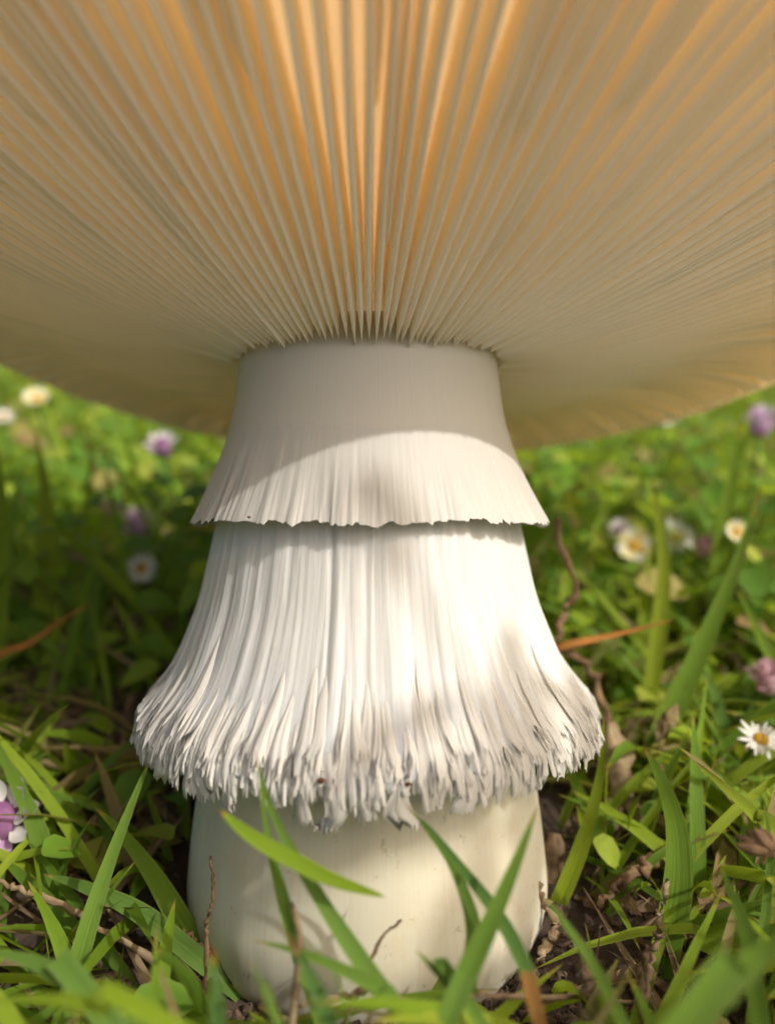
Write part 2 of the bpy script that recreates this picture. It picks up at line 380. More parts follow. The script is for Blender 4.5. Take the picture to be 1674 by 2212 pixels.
def shred_mesh(k, z0, z1, wid, lift, seed, flare, nu=9, nv=13):
    """a strip of torn veil: follows the ring from z0 to z1, splits into teeth at its end (local: theta 0)"""
    r = np.random.default_rng(seed)
    v = np.linspace(0, 1, nv); u = np.linspace(-1, 1, nu)
    U, Vv = np.meshgrid(u, v)
    teeth = np.empty(nu); teeth[::2] = r.uniform(.86, 1, len(teeth[::2])); teeth[1::2] = r.uniform(.72, .88, len(teeth[1::2]))
    if nu < 6: teeth = r.uniform(.85, 1, nu)
    vend = 1 - (1 - teeth[None, :]) * np.clip((Vv - .55) / .45, 0, 1)
    z = z0 + (z1 - z0) * Vv * vend
    bend = (r.random() - .5) * .014
    w = wid * (.10 + .90 * np.clip(Vv / .75, 0, 1) ** .8) * (1 + .12 * np.sin(Vv * r.uniform(4, 9) + r.uniform(0, 6)))
    wav = .2 * wid * np.sin(Vv * r.uniform(3, 7) + r.uniform(0, 6)) * Vv
    x = U * w * .5 + bend * Vv ** 2 + wav
    tilt = r.uniform(-.12, .12)
    rr = low_r(z) - .004 + .004 * np.clip(Vv * 2, 0, 1) + lift * (Vv ** 1.5) + w * (.22 * (1 - U ** 2) + tilt * U) + flare * np.clip((Vv - .5) * 2, 0, 1) ** 2
    rr = rr + .0030 * (r.random((1, nu)) - .5) * np.clip(Vv * 2, 0, 1) * min(1, wid / .012)
    front = np.stack([x, -rr, z], -1)
    rb = rr - .0020 * (1 - .6 * Vv) - .0003
    back = np.stack([x * .97, -rb, z + .0003], -1)
    back[-1] = front[-1]
    V = np.vstack([front.reshape(-1, 3), back[:, ::-1].reshape(-1, 3)])
    Q = np.vstack([grid_faces(nu, nv), grid_faces(nu, nv, off=nu * nv)])
    uv = np.stack([U * .5 + .5 + seed % 97, Vv], -1).reshape(-1, 2); uv = np.vstack([uv, uv[::-1]])
    return V, Q, uv

def turned(V, th):
    c_, s_ = math.cos(th), math.sin(th)
    return np.stack([V[:, 0] * c_ - V[:, 1] * s_, V[:, 0] * s_ + V[:, 1] * c_, V[:, 2]], 1)
NSH = 285
for i in range(NSH):
    lay = i % 3
    th = (i + rng.uniform(-.6, .6)) / NSH * 2 * math.pi
    if lay == 0: z0, z1, lift, fl = rng.uniform(-.225, -.19), rng.uniform(-.284, -.268), -.005, .000
    elif lay == 1: z0, z1, lift, fl = rng.uniform(-.215, -.16), rng.uniform(-.275, -.255), .000, .002
    else: z0, z1, lift, fl = rng.uniform(-.20, -.12), rng.uniform(-.266, -.235), .002, .004
    V, Q, uv = shred_mesh(i, z0, z1, rng.uniform(.008, .019), lift, 1000 + i, fl)
    link_mesh('shred', mesh('shred', loc(turned(V, th)), Q, uv), M_shred, lower)
# the fine fibres between them
Vs, Qs, us = [], [], []; off = 0
for i in range(1000):
    th = (i + rng.uniform(-.6, .6)) / 1000 * 2 * math.pi
    z0 = rng.uniform(-.235, -.17); z1 = rng.uniform(-.285, -.236)
    V, Q, uv = shred_mesh(i, z0, z1, rng.uniform(.003, .007), rng.uniform(-.003, .004), 9000 + i, rng.uniform(-.002, .004), nu=5)
    Vs.append(turned(V, th)); Qs.append(Q + off); us.append(uv); off += len(V)
o = link_mesh('fringe_fibres', mesh('fringe_fibres', loc(np.vstack(Vs)), np.vstack(Qs), np.vstack(us)), M_shred, lower); o['kind'] = 'stuff'
# torn clots of veil that hang inside, under the fringe
for i in range(54):
    th = i / 54 * 6.28319 + rng.uniform(-.05, .05)
    V, Q, uv = shred_mesh(i, -.24, -.280 - .024 * rng.random() * math.exp(-((th + .15 - 6.283 * (th > 3)) / .7) ** 2), rng.uniform(.014, .03), -.006, 5000 + i, .002, nu=13)
    link_mesh('veil_clot', mesh('veil_clot', loc(turned(V, th)), Q, uv), M_shred, lower)

# cap: thick flesh with a tilted, dished underside carrying the gills
R0, RC = .170, .80
U_TAB = [(-.1, -.01), (0, 0), (.1, .016), (.2, .044), (.3, .083), (.4, .12), (.5, .145), (.64, .155), (.8, .155)]
def under_edge(r, cth):                 # height of the gills' free edge; cth = 1 towards the camera
    u = np.asarray(r - .163)
    return .190 + smooth_interp(u, U_TAB, .03) + .35 * u * cth - .012 * np.maximum(cth, 0) * np.exp(-u / .12)
DEL = math.radians(-8)
def rim(th): return RC - .14 * ((1 + np.cos(th)) / 2) ** 1.5      # the side towards the camera is shorter
def gill_depth(r, R=RC):
    q = np.clip((r - R0) / (R - R0), 0, 1)
    return .056 * (1 - q) ** .6 * np.clip(.6 + q * 8, 0, 1) + .006
def cap_top(q):
    return .34 * np.clip(1 - q ** 2.0, 0, 1) ** .8 + .012 * np.clip((1 - q) * 30, 0, 1)

nth = 360; th = np.arange(nth) / nth * 2 * math.pi
def rim_w(th): return .012 * (noise2(th / 6.28319 * 12, th * 0 + 5, 12, 60) - .5) + .006 * (noise2(th / 6.28319 * 120, th * 0, 120, 61) - .5)
rows = []; RT = rim(th) + rim_w(th) * .8; cd = np.cos(th - DEL)
for q in np.linspace(0, 1, 40):
    rr = .10 + (RT - .10) * q
    rows.append(np.stack([rr * np.sin(th), -rr * np.cos(th), under_edge(rr, cd) + gill_depth(rr, RT)], -1))
for q in np.linspace(1, .005, 40):
    rr = RT * q + .004 * (q == 1)
    k = np.clip(rr / .17, 0, 1)
    z = under_edge(np.maximum(rr, .17), cd * k) + gill_depth(np.maximum(rr, .17), RT) + cap_top(q) + .0015 + .004 * k * (noise2(th / 6.28319 * 30, th * 0 + q * 24, 30, 62) - .5)
    rows.append(np.stack([rr * np.sin(th), -rr * np.cos(th), z], -1))
V = np.array(rows); uv = np.stack(np.meshgrid(th / 6.28319, np.linspace(0, 1, len(rows))), -1).reshape(-1, 2)
cap = link_mesh('cap', mesh('cap', loc(V.reshape(-1, 3)), grid_faces(nth, len(rows), True), uv, {'inner': np.repeat(np.arange(len(rows)) < 40, nth).astype(float)}), M_cap, mush)

def gill_geo(th0, r0, r1, seed, thick=.0078, full=True, nr=26):
    rg = np.random.default_rng(seed)
    s = np.linspace(0, 1, nr) ** 1.35; r = r0 + (r1 - r0) * s
    wob = .010 * rg.uniform(-1, 1) * np.sin(s * rg.uniform(2, 5) + rg.uniform(0, 6)) * s + .0035 * rg.uniform(-1, 1) * np.sin(s * rg.uniform(9, 16) + rg.uniform(0, 6))
    th = th0 + wob * .6 * (r / .3 if False else 1)
    cth = np.cos(th - DEL)
    ze = under_edge(r, cth); zr = ze + gill_depth(r, r1 + .006) + .004
    if full:
        ze = ze + .010 * np.exp(-(r - r0) / .012) * 0 + rg.uniform(-.003, .003) * np.exp(-(r - r0) / .05)
        tk = thick * np.clip(.06 + (r - r0) / .034, 0, 1) ** .8
    else:
        grow = np.clip((r - r0) / rg.uniform(.05, .11), 0, 1) ** .7
        ze = zr - (zr - ze) * (.10 + .90 * grow) * rg.uniform(.92, 1.0); tk = thick * np.clip(.15 + (r - r0) / .06, 0, 1) * .9
    tk = tk * rg.uniform(.85, 1.1) * (1 - .55 * s ** 2)
    # section: root side A, mid A, near-edge A, edge, near-edge B, mid B, root side B
    prof = [(1.0, .62), (.55, .56), (.16, .50), (.035, .30), (0, 0), (.035, -.30), (.16, -.50), (.55, -.56), (1.0, -.62)]
    V = []; D = []
    sn, cs = np.sin(th), np.cos(th)
    for d, o in prof:
        z = ze + (zr - ze) * d; off = o * tk
        V.append(np.stack([r * sn + off * cs, -r * cs + off * sn, z], -1)); D.append(np.full(nr, d))
    V = np.array(V); D = np.array(D)                     # [profile, r]
    Q = grid_faces(nr, len(prof))
    capq = np.array([[k * nr, (k + 1) * nr, (7 - k) * nr, (8 - k) * nr] for k in range(3)] + [[3 * nr, 4 * nr, 5 * nr, 5 * nr]])
    Q = np.vstack([Q, capq[:3]])
    return V.reshape(-1, 3), Q, D.ravel()

NG = 142
gap = 2 * math.pi / NG
seed = 0
for i in range(NG):
    seed += 1
    V, Q, D = gill_geo((i + .5) * gap + rng.uniform(-.16, .16) * gap, R0 + rng.uniform(-.005, .004), rim((i + .5) * gap) - .006, seed)
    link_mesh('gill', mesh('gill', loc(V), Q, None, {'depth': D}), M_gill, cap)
inner = set(rng.choice(NG, 46, replace=False).tolist())
for i in range(NG):                                      # short gills between the long ones, most of them only near the rim
    seed += 1
    r0 = rng.uniform(.21, .40) if i in inner else rng.uniform(.47, .60)
    V, Q, D = gill_geo((i + rng.uniform(-.14, .14)) * gap, r0, rim(i * gap) - .006, seed, .0050, False)
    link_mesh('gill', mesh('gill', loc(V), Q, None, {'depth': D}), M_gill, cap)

# ------------------------------------------------------------------ grass blades one can tell apart
def blade_geo(pts, width, fold=.13, twist=0.0, tip_pow=.75, root_w=.75, two_tips=False, face=None, nr=30):
    P = resample(pts, nr); t = np.linspace(0, 1, nr)           # t = 0 root, 1 tip
    T = np.gradient(P, axis=0); T /= np.linalg.norm(T, axis=1)[:, None]
    view = np.array(cam.location) - P; view /= np.linalg.norm(view, axis=1)[:, None]
    view = view + (face if face is not None else np.array([0, 0, .6])); 
    side = np.cross(T, view); side /= np.linalg.norm(side, axis=1)[:, None]
    nrm = np.cross(side, T)
    a = twist * (t - .4)
    s2 = side * np.cos(a)[:, None] + nrm * np.sin(a)[:, None]; n2 = -side * np.sin(a)[:, None] + nrm * np.cos(a)[:, None]
    w = width * np.minimum(1, (root_w + t * 1.2)) * np.clip((1 - t) * 1.75, 0, 1) ** tip_pow
    if two_tips: w = width * (np.sin(np.pi * np.clip(t, 0.0, 1)) ** .6)
    w = np.maximum(w, width * .015)
    u = np.array([-1, -.5, 0, .5, 1.0])
    rip = .05 * np.sin(t * 31 + width * 9e4)
    Vv = P[:, None] + s2[:, None] * (u[None, :, None] * w[:, None, None] * .5 * (1 + rip[:, None, None] * .3)) + n2[:, None] * ((np.abs(u) ** 1.4)[None, :, None] * w[:, None, None] * fold)
    bk = Vv - n2[:, None] * (w[:, None, None] * .04 * (1 - np.abs(u)[None, :, None] * .8))
    V = np.vstack([Vv.reshape(-1, 3), bk[:, ::-1].reshape(-1, 3)])
    uv = np.stack(np.meshgrid(u * .5 + .5, t), -1)
    UVs = np.vstack([uv.reshape(-1, 2), uv[:, ::-1].reshape(-1, 2)])
    Q1 = grid_faces(5, nr); Q2 = grid_faces(5, nr, off=5 * nr)
    return V, np.vstack([Q1, Q2]), UVs

def drop(P):                                             # carry the root on down into the soil
    P = [np.array(p, float) for p in P]
    d = P[-1] - P[-2]; d = d / np.linalg.norm(d); d[2] = min(d[2], -.55); d /= np.linalg.norm(d)
    h = P[-1][2] - float(ground_h(np.array(P[-1][0]), np.array(P[-1][1]))) + .004
    if h > .002: P.append(P[-1] + d * h / -d[2])
    return P

OPEN = []                                                # plants that stand free of the surrounding growth
def blade(px, label, width, mat=M_blade, root=True, name='grass_blade', cat='grass blade', group=None, **kw):
    """px: list of (x, y, distance) from the tip to the root; width in picture units"""
    OPEN.extend((*p, 20) for p in px)
    P = [at(*p) for p in px]
    if root: P = drop(P)
    dm = np.mean([p[2] for p in px])
    V, Q, uv = blade_geo(P[::-1], .78 * width / F * dm * S, **kw)
    c = V.mean(0) * 0 + P[-1]
    o = link_mesh(name, mesh(name, V - c, Q, uv), mat); o.location = c
    return tag(o, label, cat, group)

blade([(331, 1626, .84), (285, 1740, .82), (232, 1880, .80), (190, 2010, .78), (150, 2150, .76)], 'tall upright grass blade with yellow tip standing beside the shaggy ring', 52, M_blade_cool, twist=.5)
blade([(204, 1742, .92), (262, 1800, .91), (330, 1890, .90), (395, 2000, .89), (440, 2080, .88)], 'broad arching grass blade with brown tip leaning against the stem base', 66, M_blade, twist=-.4)
blade([(551, 1620, .655), (585, 1745, .655), (655, 1880, .65), (735, 2010, .64), (825, 2140, .62), (890, 2230, .60)], 'long green grass blade with black tip slanting across the pale stem base', 50, M_blade_cool, twist=.6)
blade([(560, 1660, .675), (572, 1770, .675), (590, 1860, .672), (612, 1945, .67), (645, 2060, .66), (690, 2190, .64)], 'dark narrow grass blade upright behind the slanting blade on the stem base', 40, M_blade_cool, twist=-.9)
blade([(472, 1748, .645), (540, 1805, .64), (620, 1852, .635), (720, 1902, .63), (832, 1938, .63)], 'bright green fallen grass blade with both ends pointed lying across other blades', 46, M_blade, root=False, two_tips=True)
blade([(872, 1734, .66), (935, 1800, .655), (1000, 1880, .65), (1070, 1970, .64), (1130, 2080, .62), (1170, 2230, .60)], 'curving grass blade with rust brown patch low down in front of stem base', 42, M_blade_burnt, twist=.5)
blade([(905, 1775, .668), (965, 1850, .668), (1003, 1930, .665), (1022, 2010, .66), (1015, 2100, .655)], 'folded narrow grass blade hanging beneath the curving rust patched blade', 42, M_blade_cool, twist=.8)
blade([(1161, 1740, .63), (1120, 1850, .62), (1070, 1970, .61), (1015, 2090, .60), (955, 2230, .58)], 'broad straight grass blade with yellow tip crossing over the rust patched blade', 62, M_blade_cool, twist=-.5)
blade([(1170, 1928, .64), (1225, 2000, .63), (1290, 2100, .61), (1350, 2220, .59)], 'slim dull green grass blade curving away beside the crossed pair', 36, M_blade_cool, twist=.5)
blade([(1388, 1608, .90), (1430, 1690, .89), (1462, 1800, .88), (1462, 1930, .86), (1430, 2080, .84)], 'wide bright green grass blade bowed like a scimitar beside the shrivelled leaf', 78, M_blade, twist=.3)
blade([(1502, 1645, .82), (1570, 1705, .80), (1640, 1770, .78), (1720, 1850, .75)], 'grass blade with withered brown tip reaching in beside the white daisy', 44, M_blade, twist=.3)
blade([(1554, 1870, .66), (1585, 1940, .65), (1615, 2030, .64), (1630, 2130, .63)], 'short lit grass blade with pale tip standing before the broad blurred blade', 50, M_blade, twist=.2)
blade([(1760, 1960, .50), (1660, 2050, .49), (1560, 2140, .47), (1460, 2250, .45)], 'very broad out of focus dark green grass blade at the corner', 92, M_blade, twist=.2)
blade([(1648, 1730, .74), (1662, 1830, .735), (1655, 1950, .73), (1640, 2060, .72)], 'thin upright blue green grass blade beside the withered floret', 26, M_blade_cool)
blade([(458, 2040, .56), (468, 2110, .555), (472, 2180, .55), (470, 2260, .545)], 'stubby speckled grass blade with orange tip pointing straight up', 46, M_blade_speck)
blade([(542, 2075, .55), (575, 2140, .54), (612, 2240, .53)], 'thin grey green grass blade with a straw tip beside the speckled blade', 22, M_blade_cool)
blade([(545, 2030, .63), (640, 2055, .62), (740, 2095, .61), (830, 2145, .60), (900, 2215, .59)], 'grass blade arching low along the foot of the stem base', 42, M_blade_cool, twist=.4)
blade([(615, 2005, .60), (650, 2070, .59), (685, 2140, .58), (720, 2235, .57)], 'speckled grass blade with scorched brown end over the stem foot', 44, M_blade_dead_end, twist=.2)
blade([(640, 2015, .585), (690, 2060, .58), (730, 2120, .575), (756, 2230, .57)], 'wiry thread thin grass shoot arching past the speckled scorched blade', 9, M_blade_cool)
blade([(-60, 2165, .50), (100, 2158, .50), (230, 2178, .495), (400, 2235, .49)], 'blurred yellow green grass blade lying flat along the ground', 52, M_blade, twist=.3)
blade([(-40, 2050, .62), (60, 2075, .62), (150, 2115, .61), (190, 2150, .6)], 'pale blurred grass blade lying flat beside the tall upright blade', 66, M_blade_cool)
blade([(95, 1888, .88), (180, 1915, .87), (290, 1965, .86), (390, 2040, .85)], 'pale grey green grass blade sagging low across the thatch', 56, M_blade_cool, twist=.3)
blade([(-30, 1560, .95), (30, 1680, .94), (80, 1790, .93), (110, 1900, .92)], 'arching grass blade above the lilac flower head', 56, M_blade, twist=.3)
blade([(60, 1900, .80), (105, 1980, .79), (140, 2060, .78), (160, 2130, .77)], 'short grass blade with yellowing foot in the shade of the upright blade', 52, M_blade)
blade([(898, 2052, .63), (935, 2090, .62), (975, 2130, .61), (1000, 2150, .6)], 'short dark grass blade sprouting from crumbly soil at the stem foot', 34, M_blade_cool)
blade([(1306, 1535, .97), (1295, 1680, .96), (1262, 1810, .95), (1215, 1930, .94), (1160, 2040, .93)], 'lit grass blade curving up past the edge of the frayed ring', 46, M_blade, twist=.4)
blade([(1645, 1050, 1.22), (1590, 1220, 1.20), (1520, 1390, 1.18), (1455, 1530, 1.16), (1405, 1650, 1.14)], 'long broad grass blade with reddish tip slanting behind the orange stalk', 66, M_blade, twist=.2)
blade([(1405, 1030, 1.40), (1425, 1130, 1.39), (1432, 1260, 1.38), (1412, 1440, 1.36)], 'upright grass blade standing before the pair of blurred white flowers', 44, M_blade)
blade([(1602, 905, 1.62), (1578, 1040, 1.61), (1558, 1180, 1.60), (1545, 1330, 1.58)], 'tall blurred grass blade beneath the purple clover head', 50, M_blade)
blade([(78, 930, 1.62), (98, 1060, 1.61), (104, 1180, 1.60), (95, 1320, 1.58)], 'tall blurred lime green grass blade below the white and yellow flower', 58, M_blade)
blade([(128, 1290, 1.5), (118, 1380, 1.49), (95, 1480, 1.48)], 'blurred lime grass blade behind the orange dry stalk', 44, M_blade)
blade([(-6, 960, 1.5), (6, 1100, 1.49), (2, 1250, 1.48)], 'blurred yellow green grass blade rising beside the cap rim', 44, M_blade)
blade([(1500, 1420, 1.2), (1540, 1490, 1.19), (1560, 1560, 1.18)], 'pale drooping grass blade behind the bowed wide blade', 34, M_blade_cool)
blade([(1590, 1270, 1.3), (1640, 1370, 1.29), (1690, 1470, 1.28)], 'blurred grass stalk with straw coloured top beside the long broad blade', 36, M_blade)

# ------------------------------------------------------------------ dry stalks and withered leaves
def strand(px, rad, label, mat, name='dead_twig', cat='twig', root=True, n=40, rough=.15):
    P = [at(*p) for p in px]
    if root: P = drop(P)
    P = resample(P, n); dm = np.mean([p[2] for p in px])
    P[1:-1] += rng.normal(0, 1, (n - 2, 3)) * rad / F * dm * S * .35 * (rough > .2)
    r = rad / F * dm * S * (1 + rough * (rng.random(n) - .5) * 2) * np.linspace(.6, 1.1, n)
    V, Q, uv = tube(P, r, 7, closed=False)
    o = link_mesh(name, mesh(name, V - P[-1], Q, uv), mat); o.location = P[-1]
    return tag(o, label, cat)

strand([(1204, 1115, 1.17), (1212, 1180, 1.17), (1242, 1262, 1.165), (1218, 1330, 1.16), (1212, 1400, 1.155), (1275, 1440, 1.15), (1300, 1520, 1.14), (1322, 1600, 1.13), (1345, 1700, 1.12)], 10, 'crooked brown dead twig rising beside the frayed ring', M_twig, rough=.45)
blade([(1456, 1338, 1.16), (1380, 1360, 1.16), (1300, 1380, 1.155), (1205, 1402, 1.15), (1080, 1440, 1.26)], 'orange dried stalk jutting out from behind the lower ring', 24, M_orange, name='dry_stalk', cat='dry stalk', fold=.5)
blade([(205, 1296, 1.32), (130, 1345, 1.31), (60, 1395, 1.30), (-30, 1435, 1.29)], 'orange brown dried stalk slanting in before blurred lime grass', 22, M_orange, name='dry_stalk', cat='dry stalk', fold=.5)
blade([(250, 1210, 1.9), (150, 1270, 1.9), (40, 1340, 1.88)], 'blurred tan dead stalk lying behind the orange brown stalk', 40, M_straw, name='dry_stalk', cat='dry stalk')
strand([(455, 1850, .80), (462, 1930, .79), (448, 1990, .785), (445, 2060, .78)], 5, 'thin brown rootlet clinging to the stem base', M_twig, 'rootlet', 'rootlet', rough=.4)
strand([(868, 1990, .70), (838, 2010, .70), (815, 2045, .695), (800, 2080, .69)], 4.5, 'short brown twig curling up from soil at the stem foot', M_twig, 'twig', 'twig', rough=.3)
strand([(630, 1950, .66), (648, 2030, .655), (640, 2120, .65), (632, 2200, .645)], 9, 'yellow brown stubble stalk behind the scorched speckled blade', M_straw, 'stubble_stalk', 'stubble')
strand([(900, 2215, .62), (985, 2175, .64), (1060, 2150, .66)], 6, 'pale bleached straw lying on soil under the crossed blades', M_straw, 'straw', 'straw', rough=.3)
strand([(640, 2170, .66), (730, 2155, .69), (850, 2150, .70)], 7, 'tan straw lying flat at the foot of the stem', M_straw, 'straw', 'straw', rough=.3)
strand([(1440, 1900, .80), (1425, 2000, .79), (1405, 2080, .78)], 9, 'tan dead stalk standing before the bowed wide blade', M_straw, 'dry_stalk', 'dry stalk', rough=.35)
strand([(-20, 1900, .85), (60, 1925, .85), (120, 1950, .85)], 8, 'bleached straw lying across the thatch beside the upright blade', M_straw, 'straw', 'straw', rough=.3)
strand([(60, 1585, 1.2), (140, 1620, 1.2), (240, 1650, 1.19), (330, 1690, 1.17)], 9, 'long tan dead runner lying in the grass beside the frayed ring', M_straw, 'dry_runner', 'dry runner', rough=.4)
strand([(390, 2005, .87), (430, 2040, .86), (470, 2080, .85)], 8, 'short grey brown stick leaning against the stem base', M_twig, 'stick', 'stick', rough=.3)
strand([(1130, 1880, .9), (1200, 1990, .89), (1170, 2060, .87)], 12, 'thick tan dead runner curling out of soil beside the stem base', M_straw, 'dry_runner', 'dry runner', rough=.4)
strand([(1290, 1960, .9), (1350, 1900, .92), (1420, 1860, .95)], 13, 'bent brown dead stalk half buried beside the slim blade', M_twig, 'dry_stalk', 'dry stalk', rough=.4)
strand([(1250, 2040, .72), (1270, 2120, .71), (1262, 2200, .70)], 18, 'fat crumpled tan dead stalk standing in the litter', M_straw, 'dry_stalk', 'dry stalk', rough=.45)
strand([(1395, 2060, .66), (1380, 2130, .655), (1392, 2210, .65)], 12, 'ragged brown dead stalk beside the fat crumpled one', M_twig, 'dry_stalk', 'dry stalk', rough=.45)

def withered_leaf(px, width, label, seed, mat=M_straw):
    """a shrivelled leaf rolled into a pointed, crumpled scroll"""
    P = resample([at(*p) for p in px], 34); dm = np.mean([p[2] for p in px]); r = np.random.default_rng(seed)
    t = np.linspace(0, 1, 34); w = width / F * dm * S * np.sin(np.pi * np.clip(t * .93 + .07, 0, 1)) ** .8
    n = 15; ph = np.linspace(.1, 2 * math.pi * .92, n)
    T = np.gradient(P, axis=0); T /= np.linalg.norm(T, axis=1)[:, None]
    A = np.cross(T, [0.2, 1, .1]); A /= np.linalg.norm(A, axis=1)[:, None]; B = np.cross(T, A)
    rad = .5 * w[:, None] * (1 + .35 * (noise2(np.tile(ph * 1.6, (34, 1)) + 40, np.tile(t[:, None] * 9, (1, n)), 9999, seed) - .5) * 2 + .25 * np.sin(ph * 4 + t[:, None] * 6))
    V = P[:, None] + rad[..., None] * (np.cos(ph)[None, :, None] * A[:, None] + .6 * np.sin(ph)[None, :, None] * B[:, None])
    V2 = P[:, None] + (rad * .86)[..., None] * (np.cos(ph)[None, :, None] * A[:, None] + .6 * np.sin(ph)[None, :, None] * B[:, None])
    uv = np.stack(np.meshgrid(ph / 6.283, t), -1).reshape(-1, 2)
    Vs = np.vstack([V.reshape(-1, 3), V2.reshape(-1, 3)]); Qs = np.vstack([grid_faces(n, 34), grid_faces(n, 34, off=n * 34)[:, ::-1]])
    o = link_mesh('withered_leaf', mesh('withered_leaf', Vs - P[-1], Qs, np.vstack([uv, uv])), mat); o.location = P[-1]
    return tag(o, label, 'withered leaf')
withered_leaf([(1318, 1560, 1.10), (1330, 1640, 1.09), (1352, 1720, 1.07), (1405, 1812, 1.05)], 62, 'shrivelled tan leaf hanging point down from the crooked dead twig', 5)
withered_leaf([(1352, 1690, 1.08), (1325, 1760, 1.07), (1300, 1820, 1.06)], 44, 'small crumpled tan leaf beneath the hanging shrivelled leaf', 6)
withered_leaf([(1420, 1600, 1.12), (1440, 1560, 1.12), (1462, 1520, 1.12)], 34, 'papery straw coloured leaf scrap behind the bowed blade', 8)
withered_leaf([(1310, 1900, .98), (1370, 1930, .97), (1400, 1990, .96)], 50, 'curled brown dead leaf lying in the litter by the bowed blade', 9, M_litter)
withered_leaf([(270, 1720, 1.1), (330, 1740, 1.09), (390, 1780, 1.08)], 60, 'crumpled tan dead leaf on soil under the frayed ring', 10, M_litter)
withered_leaf([(1200, 1800, 1.0), (1190, 1880, .99), (1175, 1950, .98)], 55, 'brown crumpled dead leaf tucked against the stem base', 11, M_litter)

# the little dried floret on its thin stalk
fl = empty('withered_floret', at(1680, 1850, .72)); tag(fl, 'small withered brown floret nodding on a thin dark stalk', 'withered floret')
base = at(1660, 1838, .70); org = np.array(fl.location)
V, Q, uv = tube(resample([org + (at(1780, 1800, .72) - org), at(1715, 1835, .71), at(1672, 1846, .70), base], 16) - org, .0005, 6, False)
link_mesh('stalk', mesh('stalk', V, Q, uv), M_twig, fl)
tgt = [at(1592, 1808, .70), at(1590, 1825, .69), at(1605, 1815, .705), at(1612, 1795, .70), at(1626, 1790, .695), at(1638, 1786, .70), at(1648, 1792, .705), at(1600, 1832, .71)]
for q in tgt:
    V, Q, uv = tube(resample([base, (base + q) / 2 + rng.uniform(-.0006, .0006, 3), q], 8) - org, np.array([.0008, .0009, .0009, .0008, .0007, .0006, .0004, .0002]), 5, False)
    link_mesh('bract', mesh('bract', V, Q, uv), M_twig, fl)

# ------------------------------------------------------------------ flowers
def petal_mesh(L, Wd, curl, cup=.15):
    n = 6; s = np.linspace(0, 1, n); w = Wd * np.array([.35, .75, 1, 1, .8, .25]) * .5
    V = []
    for k in range(n):
        for u in (-1, 0, 1): V.append((u * w[k], s[k] * L, curl * L * s[k] ** 2 + cup * w[k] * abs(u)))
    return mesh('petal', V, grid_faces(3, n), None)
PET = {k: petal_mesh(.0042, .0012, c) for k, c in (('flat', -.12), ('up', .25))}
PETW = petal_mesh(.0036, .0024, .35, .5)

def dome(rad, h, n=10, m=5):
    V = [(rad * math.cos(a) * math.cos(p), rad * math.sin(a) * math.cos(p), h * math.sin(p)) for p in np.linspace(-.4, 1.45, m) for a in np.arange(n) / n * 6.28319]
    return mesh('flower_disc', V, grid_faces(n, m, True))
DISC = dome(.0021, .0013); HEAD = dome(.0030, .0042, 12, 7)

def flower(px, label, kind, scale=1.0, tilt=(.3, 0), group=None):
    OPEN.append((*px, 44))
    p = at(*px); gx, gy = p[0] + rng.uniform(-.006, .006), p[1] + rng.uniform(0, .012)
    gz = float(ground_h(np.array(gx), np.array(gy))) - .002
    t = empty('flower', (gx, gy, gz)); tag(t, label, 'flower', group)
    rel = p - np.array([gx, gy, gz])
    V, Q, uv = tube(resample([(0, 0, 0), rel * np.array([.1, .1, .5]), rel], 10), .00055 * scale, 6, False)
    link_mesh('stalk', mesh('stalk', V, Q, uv), M_stalk, t)
    h = empty('flower_head', rel, (tilt[0], tilt[1], rng.uniform(0, 6))); h.parent = t
    h.rotation_mode = 'ZYX' if False else 'XYZ'; h.rotation_euler = (tilt[0], tilt[1], 0); h.scale = (scale * .82,) * 3
    def add(nm, me, mat, l=(0, 0, 0), r=(0, 0, 0), sc_=1):
        o = bpy.data.objects.new(nm, me); C.objects.link(o); o.parent = h; o.location = l; o.rotation_euler = r; o.scale = (sc_,) * 3
        if not me.materials: me.materials.append(None)
        o.material_slots[0].link = 'OBJECT'; o.material_slots[0].material = mat; return o
    if kind == 'daisy':
        add('flower_disc', DISC, M_disc)
        for k in range(22):
            a = k / 22 * 6.28319 + rng.uniform(-.08, .08); add('petal', PET['flat' if k % 2 else 'up'], M_petal_w, (-math.sin(a) * .0016, math.cos(a) * .0016, .0002), (rng.uniform(-.15, .25), 0, a), rng.uniform(.85, 1.1))
    elif kind in ('frog', 'clover', 'bud'):
        add('flower_disc', HEAD, M_head_d if kind == 'frog' else (M_petal_p if kind == 'clover' else M_pink))
        n = 14 if kind == 'frog' else 22
        for k in range(n):
            a = k * 2.399; ph = (0.15 + .25 * (k % 3)) if kind == 'frog' else (k / n * 1.3)
            rr = .0028 * math.cos(ph); zz = .004 * math.sin(ph)
            m = (M_petal_w if k % 3 else M_petal_p) if kind == 'frog' else ((M_petal_p if k % 3 else M_petal_w) if kind == 'clover' else M_pink)
            add('petal', PETW, m, (-math.sin(a) * rr, math.cos(a) * rr, zz), (ph * .8, 0, a), rng.uniform(.8, 1.1))
    elif kind == 'yellow':
        add('flower_disc', DISC, M_disc)
        for k in range(12):
            a = k / 12 * 6.28319; add('petal', PETW, M_petal_y if k % 3 else M_petal_w, (-math.sin(a) * .0014, math.cos(a) * .0014, 0), (.1, 0, a), 1.1)
    return t
FD = 'small flowers scattered in the lawn'
flower((1642, 1598, 1.02), 'sharp white daisy with yellow disc above the withered brown tip', 'daisy', .95, (.35, 0), FD)
flower((306, 1228, 1.62), 'round white flower head with yellow heart below a dim purple head', 'daisy', 1.15, (1.0, 0), FD)
flower((352, 970, 1.9), 'white and magenta flower head just below the cap rim', 'frog', 1.35, (.4, .1), FD)
flower((302, 1142, 1.95), 'dim purple flower head in shade above the round white one', 'clover', 1.35, (.3, 0), FD)
